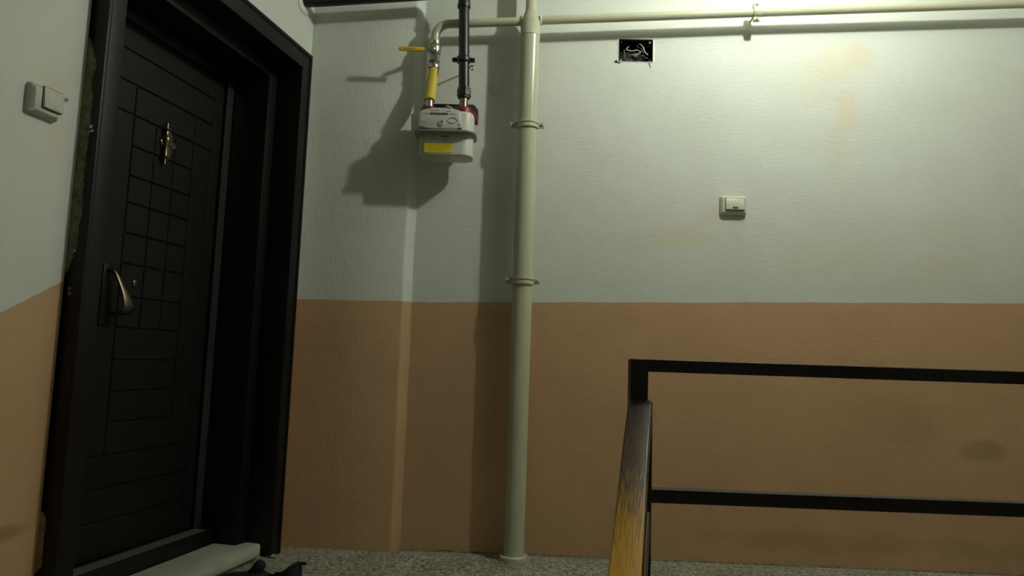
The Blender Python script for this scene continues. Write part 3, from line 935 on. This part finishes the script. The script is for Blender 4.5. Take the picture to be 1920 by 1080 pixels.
# labels on the lower shell
MB().box((-0.076, FY - 0.0012, 0.057), (0.024, FY - 0.0001, 0.090)).build('white_label', M['label'], mt, smooth=0)
for k in range(5):                              # row of heavy capitals, too small to read
    x = -0.060 + k * 0.0062
    MB().box((x, FY - 0.0018, 0.0800), (x + 0.0015, FY - 0.0011, 0.0870)).build('letter_stroke', M['ink'], mt, smooth=0)
    MB().box((x - 0.0012, FY - 0.0018, 0.0858), (x + 0.0034, FY - 0.0011, 0.0872)).build('letter_stroke', M['ink'], mt, smooth=0)
for k in range(11):
    x = -0.018 + k * 0.0034
    MB().box((x, FY - 0.0018, 0.0735), (x + (0.0021 if k % 3 else 0.0012), FY - 0.0011, 0.0845)).build('barcode_bar', M['ink'], mt, smooth=0)
for (a, b, z) in ((-0.062, -0.030, 0.0735), (-0.062, -0.038, 0.0690), (-0.066, -0.016, 0.0645), (-0.012, 0.012, 0.0665), (-0.012, 0.008, 0.0625)):
    MB().box((a, FY - 0.0018, z), (b, FY - 0.0011, z + 0.0014)).build('print_line', M['grey_ink'], mt, smooth=0)
stk = MB().prism(rrect(-0.086, 0.031, 0.009, 0.050, 0.004, 3), FY - 0.0016, FY - 0.0001, 'xz').build('yellow_sticker', M['sticker'], mt, smooth=0)
for (a, b, z) in ((-0.070, 0.018, 0.0440), (-0.078, -0.020, 0.0380), (-0.012, 0.022, 0.0380), (-0.078, 0.018, 0.0330), (-0.078, 0.010, 0.0280), (-0.078, 0.022, 0.0230), (-0.078, -0.010, 0.0180)):
    MB().box((a, FY - 0.0021, z), (b, FY - 0.0015, z + 0.0013)).build('sticker_line', M['yellow_lever'], stk, smooth=0)
# connections: red caps, bright nipple, black bracket behind
for x, r in ((0.5575 - MO[0], 0.036), (0.7045 - MO[0], 0.040)):
    MB().lathe((x, MY - MO[1], 0.192), (0, 0, 1), [(0, r), (0.018, r), (0.024, r - 0.003), (0.025, 0.016)], 24).build('red_cap', M['red'], mt)
MB().prism([(0.030, 0.178), (0.128, 0.168), (0.126, 0.200), (0.110, 0.218), (0.045, 0.222), (0.030, 0.212)], 0.012, 0.052, 'xz', 0.004).build('red_cap', M['red'], mt)
MB().box((-0.120, -0.030, 0.180), (-0.050, 0.030, 0.202), 0.005, 2).build('red_cap', M['red'], mt)
MB().lathe((0.5575 - MO[0], MY - MO[1], 0.215), (0, 0, 1), [(0, 0.0175), (0.032, 0.0175)], 20).build('inlet_nipple', M['steel'], mt)
MB().prism([(-0.118, 0.205), (0.128, 0.190), (0.126, 0.238), (0.106, 0.262), (-0.06, 0.262), (-0.118, 0.256)], 0.050, 0.054, 'xz', 0.001).build('bracket_plate', M['bracket'], mt)
MB().box((-0.08, 0.054, 0.215), (0.09, WY - MO[1] + 0.002, 0.222)).build('bracket_arm', M['bracket'], mt)
MB().tube([(-0.02, -0.01, 0.214), (0.0, -0.03, 0.222), (0.02, -0.02, 0.216), (0.012, -0.035, 0.211), (-0.01, -0.032, 0.209), (0.03, -0.03, 0.207)], 0.0055, 8).build('seal_knot', M['seal'], mt)

# ================================================================== JUNCTION BOX
jb = tag(empty('junction_box', ((BX0 + BX1) / 2, WY, (BZ0 + BZ1) / 2)), 'open black junction box with loose wires set in the white wall', 'junction box')
JW, JH = (BX1 - BX0) / 2, (BZ1 - BZ0) / 2
t = 0.004
MB().box((-JW, 0.060, -JH), (JW, 0.068, JH)).build('box_back', M['box_black'], jb, smooth=0)
for a, b in (((-JW + 0.0005, 0.004, -JH), (-JW + t, 0.060, JH)), ((JW - t, 0.004, -JH), (JW - 0.0005, 0.060, JH)), ((-JW + t, 0.004, -JH + 0.0005), (JW - t, 0.060, -JH + t)), ((-JW + t, 0.004, JH - t), (JW - t, 0.060, JH - 0.0005))):
    MB().box(a, b).build('box_side', M['box_black'], jb, smooth=0)
for sx, sz in ((1, 1), (-1, -1), (1, -1), (-1, 1)):
    MB().lathe((sx * (JW - 0.012), 0.008, sz * (JH - 0.010)), (0, 1, 0), [(0, 0.0055), (0.05, 0.0055)], 8).build('screw_boss', M['wire_dark'] if (sx, sz) in ((-1, -1), (1, 1)) else M['box_black'], jb)
def wire(pts, r, m):
    # smooth through the points
    P = [Vector(p) for p in pts]
    out = []
    for i in range(len(P) - 1):
        p0, p1, p2, p3 = P[max(i - 1, 0)], P[i], P[i + 1], P[min(i + 2, len(P) - 1)]
        for k in range(6):
            s = k / 6
            out.append(0.5 * ((2 * p1) + (p2 - p0) * s + (2 * p0 - 5 * p1 + 4 * p2 - p3) * s * s + (3 * p1 - p0 - 3 * p2 + p3) * s ** 3))
    out.append(P[-1])
    MB().tube(out, r, 8).build('wire', m, jb)
S = 0.0123 / 12 * 2.36 / 2.42                       # one twelfth of a picture step at the wall, in metres
def jp(x, y, d):
    # (x, y) on the open face, seen at depth d
    return ((x - 745) * 0.000197 + 0.14 * d, d - 0.003, (530 - y) * 0.000197 + 0.46 * d)
wire([jp(600, 430, 0.045), jp(530, 500, 0.02), jp(560, 535, 0.012), jp(680, 550, 0.010), jp(760, 525, 0.012), jp(845, 570, 0.010), jp(800, 620, 0.012), jp(690, 640, 0.016), jp(580, 650, 0.035)], 0.0022, M['wire'])
wire([jp(540, 500, 0.04), jp(480, 550, 0.022), jp(492, 640, 0.018), jp(500, 720, 0.02), jp(550, 770, 0.025), jp(700, 775, 0.03)], 0.0020, M['wire_dark'])
wire([jp(800, 390, 0.045), jp(840, 385, 0.015), jp(910, 460, 0.008), jp(950, 570, 0.006), jp(1020, 635, 0.010)], 0.0026, M['wire'])
wire([jp(780, 400, 0.04), jp(785, 445, 0.025), jp(860, 490, 0.022), jp(900, 560, 0.025), jp(920, 600, 0.04)], 0.0020, M['wire_dark'])
wire([jp(620, 650, 0.03), jp(700, 668, 0.018), jp(760, 660, 0.016), jp(830, 610, 0.02), jp(870, 560, 0.035)], 0.0015, M['wire'])
wire([jp(800, 720, 0.04), jp(860, 680, 0.028), jp(920, 655, 0.026), jp(950, 705, 0.026), jp(1050, 722, 0.035)], 0.0018, M['wire_dark'])
# white filler smeared round the opening
def filler():
    n = 96
    inner, outer = [], []
    for k in range(n):
        tt = k / n * 4
        s_, f_ = int(tt), tt - int(tt)
        cs = [(-JW, -JH), (JW, -JH), (JW, JH), (-JW, JH)]
        p, q = cs[s_], cs[(s_ + 1) % 4]
        x, z = p[0] + (q[0] - p[0]) * f_, p[1] + (q[1] - p[1]) * f_
        nx, nz2 = [(0, -1), (1, 0), (0, 1), (-1, 0)][s_]
        wd = [0.008, 0.013, 0.003, 0.014][s_] * (0.8 + 0.7 * mnoise.noise((x * 40, z * 40, 2)))
        cx = -1 if x < -JW * 0.93 else (1 if x > JW * 0.93 else 0)
        cz = -1 if z < -JH * 0.93 else (1 if z > JH * 0.93 else 0)
        dx = nx if nx else cx * 0.8
        dz = nz2 if nz2 else cz * 0.8
        inner.append((x, -0.003 - 0.001 * mnoise.noise((x * 90, z * 90, 0)), z))
        outer.append((x + dx * max(0.003, wd), 0.0008, z + dz * max(0.003, wd)))
    back = [(x, 0.002, z) for x, _, z in inner]
    vs_ = inner + outer + back
    fs = [(k, (k + 1) % n, n + (k + 1) % n, n + k) for k in range(n)] + [(k, (k + 1) % n, 2 * n + (k + 1) % n, 2 * n + k) for k in range(n)]
    MB().add(vs_, fs).build('filler_rim', M['rim'], jb, smooth=60)
filler()
MB().prism([(-JW - 0.019, -JH - 0.003), (-JW - 0.015, -JH - 0.006), (-JW - 0.008, -JH - 0.0065), (-JW + 0.006, -JH - 0.009), (-JW + 0.010, -JH - 0.0075), (-JW - 0.003, -JH - 0.003), (-JW - 0.007, -JH + 0.001), (-JW - 0.010, -JH + 0.006), (-JW - 0.014, -JH + 0.002)], -0.0022, 0.002, 'xz').build('black_smear', M['box_black'], jb, smooth=0)
MB().tube([(0.060, -0.002, -JH - 0.004), (0.064, -0.003, -JH - 0.016), (0.068, -0.002, -JH - 0.026)], 0.0012, 6).build('wire_end', M['wire_dark'], jb)

# ================================================================== SWITCHES
def switch(name, loc_, rz, w, h, d, rw, rh, rx, rzz, mplate, mrocker, label, led=False):
    """surface switch; local x along the wall, y into the wall, z up"""
    r = tag(empty(name, loc_, rz), label, 'switch')
    bm = bmesh.new()
    lo = rrect(-w / 2, w / 2, -h / 2, h / 2, 0.008, 4)
    mid = rrect(-w / 2 + 0.001, w / 2 - 0.001, -h / 2 + 0.001, h / 2 - 0.001, 0.008, 4)
    hi = rrect(-w / 2 + 0.010, w / 2 - 0.010, -h / 2 + 0.010, h / 2 - 0.010, 0.006, 4)
    n = len(lo)
    vs_ = [(x, 0.0005, z) for x, z in lo] + [(x, -d * 0.55, z) for x, z in mid] + [(x, -d, z) for x, z in hi]
    fs = [(i * n + k, i * n + (k + 1) % n, (i + 1) * n + (k + 1) % n, (i + 1) * n + k) for i in range(2) for k in range(n)] + [tuple(range(n)), tuple(2 * n + k for k in range(n))]
    bm.free()
    MB().add(vs_, fs).build('plate', mplate, r, smooth=40)
    MB().prism(rrect(rx - rw / 2 - 0.002, rx + rw / 2 + 0.002, rzz - rh / 2 - 0.002, rzz + rh / 2 + 0.002, 0.003, 3), -d - 0.0006, -d + 0.001, 'xz').build('gap', M['dark_plastic'], r, smooth=0)
    # rocker tilted a little, lower edge proud
    x0, x1, z0, z1 = rx - rw / 2, rx + rw / 2, rzz - rh / 2, rzz + rh / 2
    bm = bmesh.new()
    bmesh.ops.create_cube(bm, size=1)
    for v in bm.verts:
        front = v.co.y < 0
        low = v.co.z < 0
        v.co = (x0 + (v.co.x + 0.5) * (x1 - x0), (-d - (0.009 if low else 0.004)) if front else -d + 0.001, z0 + (v.co.z + 0.5) * (z1 - z0))
    bmesh.ops.bevel(bm, geom=bm.edges[:], offset=0.0016, segments=2, affect='EDGES', profile=0.5)
    rk = MB().bm(bm).build('rocker', mrocker, r)
    if led:
        MB().prism(rrect(rx - 0.0115, rx + 0.0115, z0 + 0.004, z0 + 0.0125, 0.004, 4), -d - 0.0094, -d - 0.006, 'xz').build('indicator_window', M['dark_plastic'], rk, smooth=0)
        MB().prism(rrect(rx - 0.007, rx + 0.007, z0 + 0.0065, z0 + 0.0098, 0.0015, 3), -d - 0.0098, -d - 0.009, 'xz').build('indicator_lamp', M['grey_ink'], rk, smooth=0)
    return r
switch('light_switch', (1.888, WY, 1.5105), 0.0, 0.114, 0.084, 0.022, 0.080, 0.052, 0.003, 0.004, M['switch'], M['switch'], 'cream light switch with a small dark indicator window on the back wall', True)
sl = lw(1.321, 0.0, 1.424)
switch('light_switch', sl, TH + math.pi, 0.092, 0.080, 0.021, 0.058, 0.054, 0.014, 0.009, M['switch_old'], M['switch_old'], 'paint-smeared light switch on the left wall beside the dark door')

# painted-over cap and old wall plug
cap = MB().lathe((0, 0.001, 0), (0, -1, 0), [(0, 0.029), (0.0015, 0.029), (0.0025, 0.027)], 28).build('blanking_cap', M['stain_paint'])
cap.location = (0.8285, WY, 2.0136)
tag(cap, 'round painted-over wall cap between the black pipe and the cream pipe', 'wall cap')
plug = MB().lathe((0, -0.001, 0), (0, 1, 0), [(0, 0.006), (0.003, 0.006), (0.004, 0.003), (0.002, 0.002)], 12).build('wall_plug', M['switch_rim'])
plug.location = lw(1.247, 0.0, 1.4595)
plug.rotation_euler = (0, 0, TH)
tag(plug, 'tiny grey wall plug between the left switch and the door frame', 'wall plug')
# pencil scribble on the dado
scr = MB().tube([(1.405 + k * 0.0045 , WY - 0.0002 + 0.0, 1.003 + 0.0045 * math.sin(k * 1.9) + 0.003 * math.sin(k * 0.7)) for k in range(22)], 0.0007, 5).build('pencil_scribble', M['grey_ink'])
tag(scr, 'faint pencil scribble on the peach dado left of the railing', 'scribble')

# ================================================================== GUARD RAILING AND HANDRAIL
gr = tag(empty('guard_railing', (1.262, -1.45, 0)), 'dark brown square tube railing with two horizontal bars on the landing edge', 'railing')
GX = 1.262
MB().box((-0.0195, -0.0195, 0.0), (0.0195, 0.0195, 0.8165), 0.0015, 1).build('post', M['guard'], gr)
for z0, z1 in ((0.789, 0.8165), (0.5105, 0.5395)):
    MB().box((0.0195, -0.015, z0), (2.52, 0.015, z1), 0.0012, 1).build('bar', M['guard'], gr)
MB().box((2.50, -0.0195, 0.0), (2.538, 0.0195, 0.8165), 0.0015, 1).build('post', M['guard'], gr)
MB().box((-0.0185, -0.0190, 0.0), (0.0300, 0.0190, 0.724), 0.0015, 1).build('newel_post', M['guard'], gr)
MB().tube([(-0.013, -0.0195, 0.748), (0.0, -0.021, 0.7465), (0.013, -0.0195, 0.749)], 0.003, 6).build('weld_bead', M['guard'], gr)

RA = math.radians(11.5)
RS = math.atan(0.60)
hrail = tag(empty('handrail', (1.2635, -1.476, 0.729)), 'varnished wooden handrail sloping down from the railing post, golden below', 'handrail')
def handrail():
    # local x runs down the rail, y across, z out of its top face
    d = Vector((-math.sin(RA) * math.cos(RS), -math.cos(RA) * math.cos(RS), -math.sin(RS)))
    yx = Vector((math.cos(RA), -math.sin(RA), 0))
    zx = d.cross(yx)
    if zx.z < 0:
        zx = -zx
    m3 = Matrix((d, yx, zx)).transposed()
    if m3.determinant() < 0:
        m3 = Matrix((d, -yx, zx)).transposed()
    hrail.rotation_euler = m3.to_euler()
    L_ = 1.05
    sec = rrect(-0.0258, 0.0258, -0.040, 0.0, 0.0045, 4)
    n = len(sec)
    xs = [-0.004, 0.0, 0.012, 0.06] + [0.1 + 0.05 * k for k in range(20)]
    vs_ = []
    for i, x in enumerate(xs):
        k = 0.9 if i == 0 else (0.97 if i == 1 else 1.0)
        jit = 0.0006 * mnoise.noise((x * 9, 0, 0))
        vs_ += [(x, y * k + jit, (z + 0.02) * k - 0.02 + jit) for y, z in sec]
    fs = [(i * n + k, i * n + (k + 1) % n, (i + 1) * n + (k + 1) % n, (i + 1) * n + k) for i in range(len(xs) - 1) for k in range(n)] + [tuple(range(n)), tuple((len(xs) - 1) * n + k for k in range(n))]
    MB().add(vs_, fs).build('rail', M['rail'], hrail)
    MB().box((0.335, 0.0262, -0.046), (1.04, 0.0330, -0.006), 0.002, 1).build('side_batten', M['batten'], hrail)
    MB().box((0.03, -0.014, -0.052), (1.04, 0.014, -0.0395), 0.001, 1).build('carrier_bar', M['guard'], hrail)
handrail()

# ================================================================== SHOE AND SCRAP
def shoe():
    r = tag(empty('shoe', (0.262, -0.560, 0.0), math.radians(172)), 'black sneaker with a heel tab standing before the marble threshold', 'shoe')
    # stations from heel to toe: x, half width, sole top, collar height, openness
    st_ = [(-0.004, 0.020, 0.030, 0.094), (0.004, 0.030, 0.030, 0.098), (0.02, 0.036, 0.030, 0.094), (0.05, 0.038, 0.028, 0.064), (0.08, 0.039, 0.026, 0.050), (0.11, 0.041, 0.024, 0.050), (0.14, 0.045, 0.022, 0.060), (0.175, 0.049, 0.022, 0.056), (0.21, 0.049, 0.022, 0.050), (0.245, 0.043, 0.024, 0.046), (0.27, 0.031, 0.026, 0.040), (0.284, 0.012, 0.028, 0.034)]
    n = 14
    vs_, fs = [], []
    for x, hw, z0, h in st_:
        for k in range(n):
            a = math.pi * k / (n - 1)
            c_, s_ = math.cos(a), math.sin(a)
            vs_.append((x, hw * (abs(c_) ** 0.7) * (1 if c_ >= 0 else -1), z0 * 0.6 + (h - z0 * 0.6) * (s_ ** 0.6 if s_ > 0 else 0)))
    for i in range(len(st_) - 1):
        for k in range(n - 1):
            if 1 <= i <= 4 and 4 <= k <= 8:        # opening for the foot
                continue
            fs.append((i * n + k, i * n + k + 1, (i + 1) * n + k + 1, (i + 1) * n + k))
    fs.append(tuple(range(n)))
    o = MB().add(vs_, fs).build('upper', M['shoe'], r, smooth=70)
    so_ = o.modifiers.new('thick', 'SOLIDIFY')
    so_.thickness = 0.005
    out = [(x, hw + 0.003) for x, hw, _, _ in st_]
    polyp = [(x, w_) for x, w_ in out] + [(x, -w_) for x, w_ in reversed(out)]
    MB().prism(polyp, 0.0, 0.024, 'xy', 0.003).build('sole', M['shoe_sole'], r)
    MB().tube([(0.168, 0, 0.046), (0.156, 0, 0.060), (0.147, 0, 0.072), (0.141, 0, 0.082), (0.137, 0, 0.090), (0.134, 0, 0.094)], [0.020, 0.020, 0.020, 0.019, 0.015, 0.007], 14).build('tongue', M['shoe'], r)
    MB().tube([(0.006, 0, 0.090), (-0.006, 0, 0.097), (-0.018, 0, 0.0985), (-0.026, 0, 0.097)], [0.006, 0.006, 0.0055, 0.004], 10).build('heel_tab', M['shoe'], r)
    MB().tube([(0.10, 0.030, 0.046), (0.075, 0.030, 0.050), (0.05, 0.030, 0.062), (0.035, 0.027, 0.076), (0.02, 0.022, 0.088), (0.010, 0.012, 0.095), (0.006, 0.0, 0.097), (0.010, -0.012, 0.095), (0.02, -0.022, 0.088), (0.035, -0.027, 0.076), (0.05, -0.030, 0.062), (0.075, -0.030, 0.050), (0.10, -0.030, 0.046)], 0.006, 10).build('collar', M['shoe'], r)
    for k in range(3):
        xx = 0.150 + 0.016 * k
        zz = 0.062 - 0.003 * k
        MB().tube([(xx, -0.022, zz - 0.006), (xx, 0, zz), (xx + 0.004, 0.022, zz - 0.006)], 0.002, 6).build('lace', M['shoe_sole'], r)
shoe()
sc = MB().add([(-0.022, -0.008, 0.001), (0.0, -0.014, 0.006), (0.020, -0.010, 0.002), (0.024, 0.004, 0.003), (0.004, 0.012, 0.010), (-0.018, 0.008, 0.002), (0.001, 0, 0.007)],
              [(0, 1, 6), (1, 2, 6), (2, 3, 6), (3, 4, 6), (4, 5, 6), (5, 0, 6)]).build('paper_scrap', M['scrap'], smooth=0)
sm_ = sc.modifiers.new('thick', 'SOLIDIFY')
sm_.thickness = 0.0008
sc.location = (0.022, -0.150, 0.0)
tag(sc, 'crumpled yellowish scrap on the floor by the end of the threshold', 'scrap')

# ================================================================== LAMP (just above the picture)
lp = tag(empty('ceiling_lamp', (LAMP[0], LAMP[1], CEIL)), 'bare bulb in a white holder on the landing ceiling', 'lamp')
MB().lathe((0, 0, 0), (0, 0, -1), [(0, 0.050), (0.012, 0.048), (0.018, 0.028), (0.060, 0.024), (0.085, 0.022), (0.088, 0.018)], 28).build('holder', M['porcelain'], lp)
hb = CEIL - LAMP[2]
MB().lathe((0, 0, -0.088), (0, 0, -1), [(0, 0.016), (0.012, 0.019), (0.030, 0.027), (0.055, 0.030), (0.080, 0.027), (0.094, 0.017), (0.098, 0.006)], 20).build('bulb', M['bulb'], lp)
